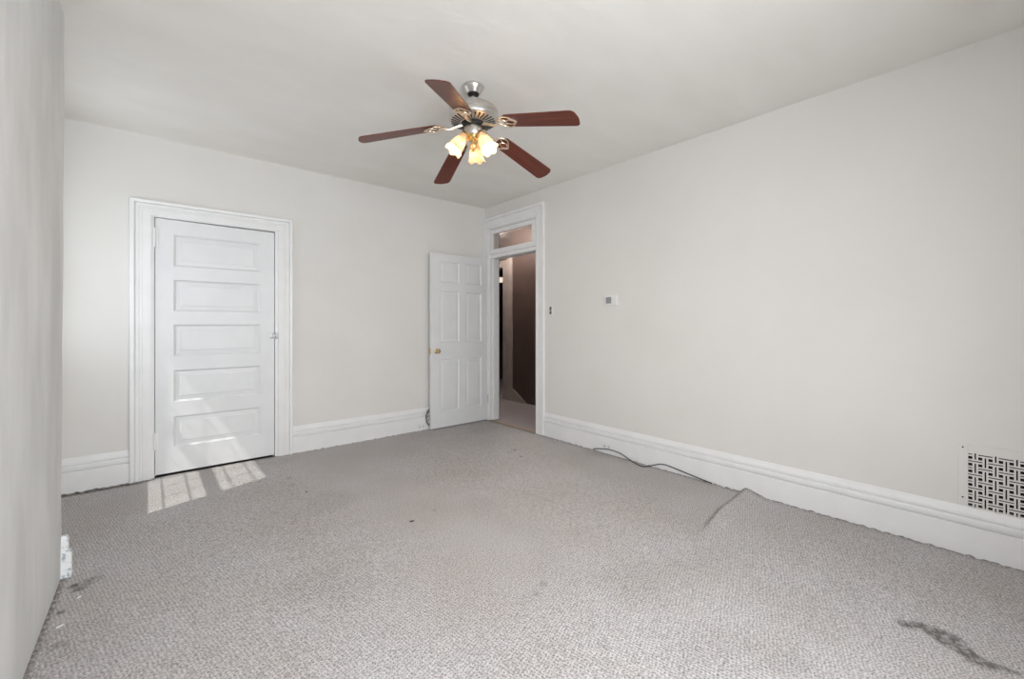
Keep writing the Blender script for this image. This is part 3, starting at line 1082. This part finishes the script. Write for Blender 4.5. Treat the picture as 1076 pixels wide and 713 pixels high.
# ---------------------------------------------------------------- cables
pts = [(3.276, 2.645, .012), (3.274, 2.60, .030), (3.276, 2.46, .052), (3.274, 2.334, .046), (3.262, 2.214, .014), (3.215, 2.075, .007),
       (3.262, 2.025, .012), (3.276, 1.945, .044), (3.277, 1.884, .052), (3.276, 1.79, .042), (3.276, 1.703, .031), (3.274, 1.60, .018), (3.270, 1.50, .010)]
b = MB(); b.tube(catmull(pts, 8), .0042, 8)
tag(b.build('coaxial_cable', M['cable'], smooth=True), 'thin black cable lying along the foot of the right wall', 'cable')
b = MB()
pp = []
for k in range(5 * 28 + 1):
    a = 2 * PI * k / 28
    rr = .112 + .006 * math.sin(k * .13) + .004 * math.sin(k * .31)
    pp.append((2.555 + rr * math.cos(a), 4.3835 + .006 * math.sin(k * .09), .142 + rr * 1.05 * math.sin(a)))
b.tube(pp, .0038, 8)
for k in range(3):
    z = .10 + .04 * k
    b.tube(catmull([(2.455, 4.384, z), (2.50, 4.386, z + .03), (2.56, 4.383, z - .01), (2.63, 4.385, z + .02)], 5), .0035, 6)
tag(b.build('cable_coil', M['coil'], smooth=True), 'coil of dark wire tucked behind the open door', 'cable')

# ---------------------------------------------------------------- paint chips and flecks on the carpet
for i, (x_, y, ln, an, lb) in enumerate([(-0.225, 2.70, .022, .9, 'tiny white paint chip on the carpet nearest the broken baseboard'),
                                         (-0.262, 2.49, .026, .5, 'tiny white paint chip on the carpet close to the near left wall')]):
    b = MB()
    b.prism([(-ln / 2, -.004), (ln * .1, -.006), (ln / 2, 0), (ln * .2, .005), (-ln * .4, .003)], 2, .006, .0085)
    o = b.build('paint_chip', M['chip'])
    o.location = (x_, y, 0); o.rotation_euler = (0, 0, an)
    tag(o, lb, 'paint chip', 'paint chips on the carpet')
for i, (x_, y, ln, an, lb) in enumerate([(1.247, 2.415, .030, -.5, 'small dark fleck on the carpet in front of the closet door'),
                                         (2.700, 3.13, .030, .2, 'small dark fleck on the carpet near the doorway'),
                                         (0.885, 3.33, .022, .8, 'smallest dark fleck on the carpet beside the sun patch')]):
    b = MB()
    b.prism([(-ln / 2, -.002), (0, -.005), (ln / 2, .002), (ln * .2, .006), (-ln * .3, .004)], 2, .004, .0075)
    o = b.build('lint_fleck', M['fleck'])
    o.location = (x_, y, 0); o.rotation_euler = (0, 0, an)
    tag(o, lb, 'fleck', 'dark flecks on the carpet')

# ---------------------------------------------------------------- ceiling fan
FX, FY = 1.551, 2.193
fan = tag(empty('ceiling_fan', (FX, FY, H)), 'five-blade brushed nickel ceiling fan with cherry blades and three lit glass shades', 'ceiling fan')
T0 = Matrix.Translation((FX, FY, 0))
b = MB()
b.lathe([(0, H + .003), (.064, H + .003), (.067, H - .004), (.067, H - .010), (.056, H - .026), (.043, H - .044), (.040, H - .048), (.036, H - .048), (.036, H - .020), (0, H - .020)], 48, T0)
b.build('canopy', M['nickel'], fan, smooth=True)
b = MB()
b.lathe([(0, H - .024), (.034, H - .028), (.0355, H - .046), (.034, H - .054), (.024, H - .062), (0, H - .064)], 36, T0)
b.build('hanger_ball', M['black'], fan, smooth=True)
b = MB()
b.lathe([(0, H - .05), (.0125, H - .05), (.0125, H - .110), (.024, H - .112), (.026, H - .128), (0, H - .128)], 28, T0)
b.build('downrod', M['nickel'], fan, smooth=True)
b = MB()
b.lathe([(0, 2.574), (.060, 2.575), (.106, 2.571), (.128, 2.562), (.146, 2.548), (.1535, 2.532), (.1535, 2.512), (.151, 2.509), (.151, 2.505), (.1535, 2.502),
         (.1535, 2.488), (.150, 2.480), (.142, 2.474), (.080, 2.462), (.074, 2.458), (.060, 2.456), (0, 2.456)], 72, T0)
b.build('motor_housing', M['nickel'], fan, smooth=True)
# radial slots in the underside
b = MB()
for k in range(30):
    a = 2 * PI * k / 30
    u = Vector((math.cos(a), math.sin(a), 0)); s = Vector((-math.sin(a), math.cos(a), 0))
    p0 = Vector((FX, FY, 2.4626)) + u * .084
    p1 = Vector((FX, FY, 2.4728)) + u * .137
    q = []
    for (p, w_) in ((p0, .0030), (p1, .0055)):
        for sg in (-1, 1):
            for dz_ in (-.0016, .003):
                q.append(b.bm.verts.new(p + s * sg * w_ + Vector((0, 0, dz_))))
    for f in ((0, 1, 3, 2), (4, 6, 7, 5), (0, 4, 5, 1), (2, 3, 7, 6), (1, 5, 7, 3), (0, 2, 6, 4)):
        b.bm.faces.new([q[i] for i in f])
b.build('vent_slots', M['slot'], fan)
b = MB()
b.lathe([(0, 2.462), (.074, 2.461), (.077, 2.457), (.077, 2.449), (.070, 2.443), (0, 2.443)], 48, T0)
b.build('flywheel', M['black'], fan, smooth=True)
b = MB()
b.lathe([(0, 2.446), (.054, 2.446), (.057, 2.441), (.057, 2.396), (.050, 2.384), (.030, 2.378), (0, 2.378)], 48, T0)
b.build('switch_housing', M['nickel'], fan, smooth=True)
b = MB()
b.lathe([(z_[0], z_[1] + .046) for z_ in [(0, 2.336), (.034, 2.334), (.036, 2.322), (.028, 2.312), (.016, 2.306), (.014, 2.290), (.022, 2.280), (.020, 2.266), (.010, 2.256), (.006, 2.244), (0, 2.240)]], 32, T0)
b.build('fitter', M['brass'], fan, smooth=True)

# blades
PH = math.radians(147.9)
PITCH = math.radians(-10.3)
DR, TX, TY = -0.221, -0.019, -0.045
ZC = 2.4736


def bladept(a, r_, s, dz_):
    er = Vector((math.cos(a), math.sin(a), 0)); et = Vector((-math.sin(a), math.cos(a), 0))
    v = er * r_ + et * s * math.cos(PITCH)
    z = ZC + DR * r_ + s * math.sin(PITCH) + TX * v.x + TY * v.y + dz_
    return Vector((FX + v.x, FY + v.y, z))


outline = []
R0_, R1_, hw0, hw1 = .212, .679, .054, .0648
cr = .030
outline += [(R0_, -.030), (R0_ + .03, -hw0)]
for k in range(7):
    a = -PI / 2 + k * PI / 2 / 6
    outline.append((R1_ - cr + cr * math.cos(a), -(hw1 - cr) + cr * math.sin(a)))
for k in range(1, 4):
    outline.append((R1_ + .006 * math.sin(PI * k / 4), -(hw1 - cr) + 2 * (hw1 - cr) * k / 4))
for k in range(7):
    a = k * PI / 2 / 6
    outline.append((R1_ - cr + cr * math.cos(a), (hw1 - cr) + cr * math.sin(a)))
outline += [(R0_ + .03, hw0), (R0_, .030)]
for k in range(5):
    a = PH - k * 2 * PI / 5
    bm = bmesh.new()
    uvl = bm.loops.layers.uv.new('UVMap')
    top_ = [bm.verts.new(bladept(a, r_, s, .003)) for r_, s in outline]
    bot_ = [bm.verts.new(bladept(a, r_, s, -.003)) for r_, s in outline]
    fs = [bm.faces.new(top_), bm.faces.new(bot_[::-1])]
    n_ = len(outline)
    for i in range(n_):
        fs.append(bm.faces.new((top_[i], bot_[i], bot_[(i + 1) % n_], top_[(i + 1) % n_])))
    idx = {v: outline[i] for i, v in enumerate(top_)}
    idx.update({v: outline[i] for i, v in enumerate(bot_)})
    for f in fs:
        for l in f.loops:
            l[uvl].uv = (idx[l.vert][0] + k, idx[l.vert][1] + k * .3)
    w = MB(); w.bm.free(); w.bm = bm
    bl = w.build('blade', M['wood'], fan)
    # iron: arm, ring and pointed loop under the blade
    w = MB()
    h0 = Vector((FX + .066 * math.cos(a), FY + .066 * math.sin(a), 2.450))
    p1 = Vector((FX + .105 * math.cos(a), FY + .108 * math.sin(a), 2.436))
    p2 = bladept(a, .150, 0, -.024)
    p3 = bladept(a, .182, 0, -.011)
    w.tube(catmull([h0, p1, p2, p3], 5), [.010] * 5 + [.0085] * 5 + [.007] * 6, 8)
    ring = [bladept(a, .206 + .025 * math.cos(t_ * 2 * PI / 20), .025 * math.sin(t_ * 2 * PI / 20), -.009) for t_ in range(20)]
    w.tube(ring, .0048, 8, closed=True)
    for sg in (-1, 1):
        w.tube(catmull([bladept(a, .190, sg * .020, -.009), bladept(a, .215, sg * .042, -.008), bladept(a, .250, sg * .046, -.008), bladept(a, .283, sg * .020, -.008), bladept(a, .300, 0, -.008)], 4), .0042, 8)
        w.tube(catmull([bladept(a, .229, sg * .008, -.009), bladept(a, .262, sg * .020, -.008), bladept(a, .296, sg * .003, -.008)], 4), .0036, 8)
    for (r_, s) in ((.283, .018), (.283, -.018), (.235, .0)):
        w.lathe([(0, -.003), (.005, -.002), (.0055, .004)], 10, Matrix.Translation(bladept(a, r_, s, -.009)))
    ir = w.build('blade_iron', M['nickel_warm'], bl, smooth=True)
    ir.location = (0, 0, 0)

# lamp arms and shades
SH = [(.0225, -.004), (.0240, .006), (.0270, .020), (.0325, .040), (.0390, .062), (.0425, .082), (.0440, .100), (.0500, .118), (.0570, .130)]


def flute(r_, z_, a, j):
    t_ = j / (len(SH) - 1)
    return r_ * (1 + .055 * t_ * t_ * math.cos(6 * a)), z_ + .006 * t_ ** 3 * math.cos(6 * a)


for rel in (-160, -40, 80):
    az = math.radians(rel - 35.2)
    u = Vector((math.cos(az), math.sin(az), 0))
    axis = (u * .56 + Vector((0, 0, -.83))).normalized()
    C0 = Vector((FX, FY, 0))
    neck = C0 + u * .055 + Vector((0, 0, 2.383))
    w = MB()
    w.tube(catmull([C0 + u * .018 + Vector((0, 0, 2.371)), C0 + u * .040 + Vector((0, 0, 2.353)), C0 + u * .058 + Vector((0, 0, 2.365)),
                    C0 + u * .062 + Vector((0, 0, 2.391)), C0 + u * .046 + Vector((0, 0, 2.403)), neck - axis * .012], 5), .0055, 8)
    w.lathe([(0, -.022), (.012, -.020), (.020, -.012), (.027, -.004), (.028, .006), (.025, .006), (.023, -.002), (0, -.002)], 24, orient(neck, axis))
    arm = w.build('lamp_arm', M['brass'], fan, smooth=True)
    w = MB()
    inner = [(r_ - .0022, z_) for r_, z_ in SH]
    w.lathe(SH, 48, orient(neck, axis), flute=flute)
    w.lathe(inner, 48, orient(neck, axis), flute=flute)
    sh = w.build('lamp_shade', M['shade'], arm, smooth=True); sh.location = (0, 0, 0)
    w = MB()
    w.lathe([(0, .002), (.011, .002), (.012, .022), (.019, .040), (.022, .056), (.018, .072), (.008, .080), (0, .082)], 24, orient(neck, axis))
    bu = w.build('bulb', M['bulb'], arm, smooth=True); bu.location = (0, 0, 0)
    d = bpy.data.lights.new('bulb_light', 'POINT'); d.energy = BULB_W; d.color = (1, .74, .46); d.shadow_soft_size = .022
    o = bpy.data.objects.new('bulb_light', d); o.location = neck + axis * .090; col.objects.link(o)
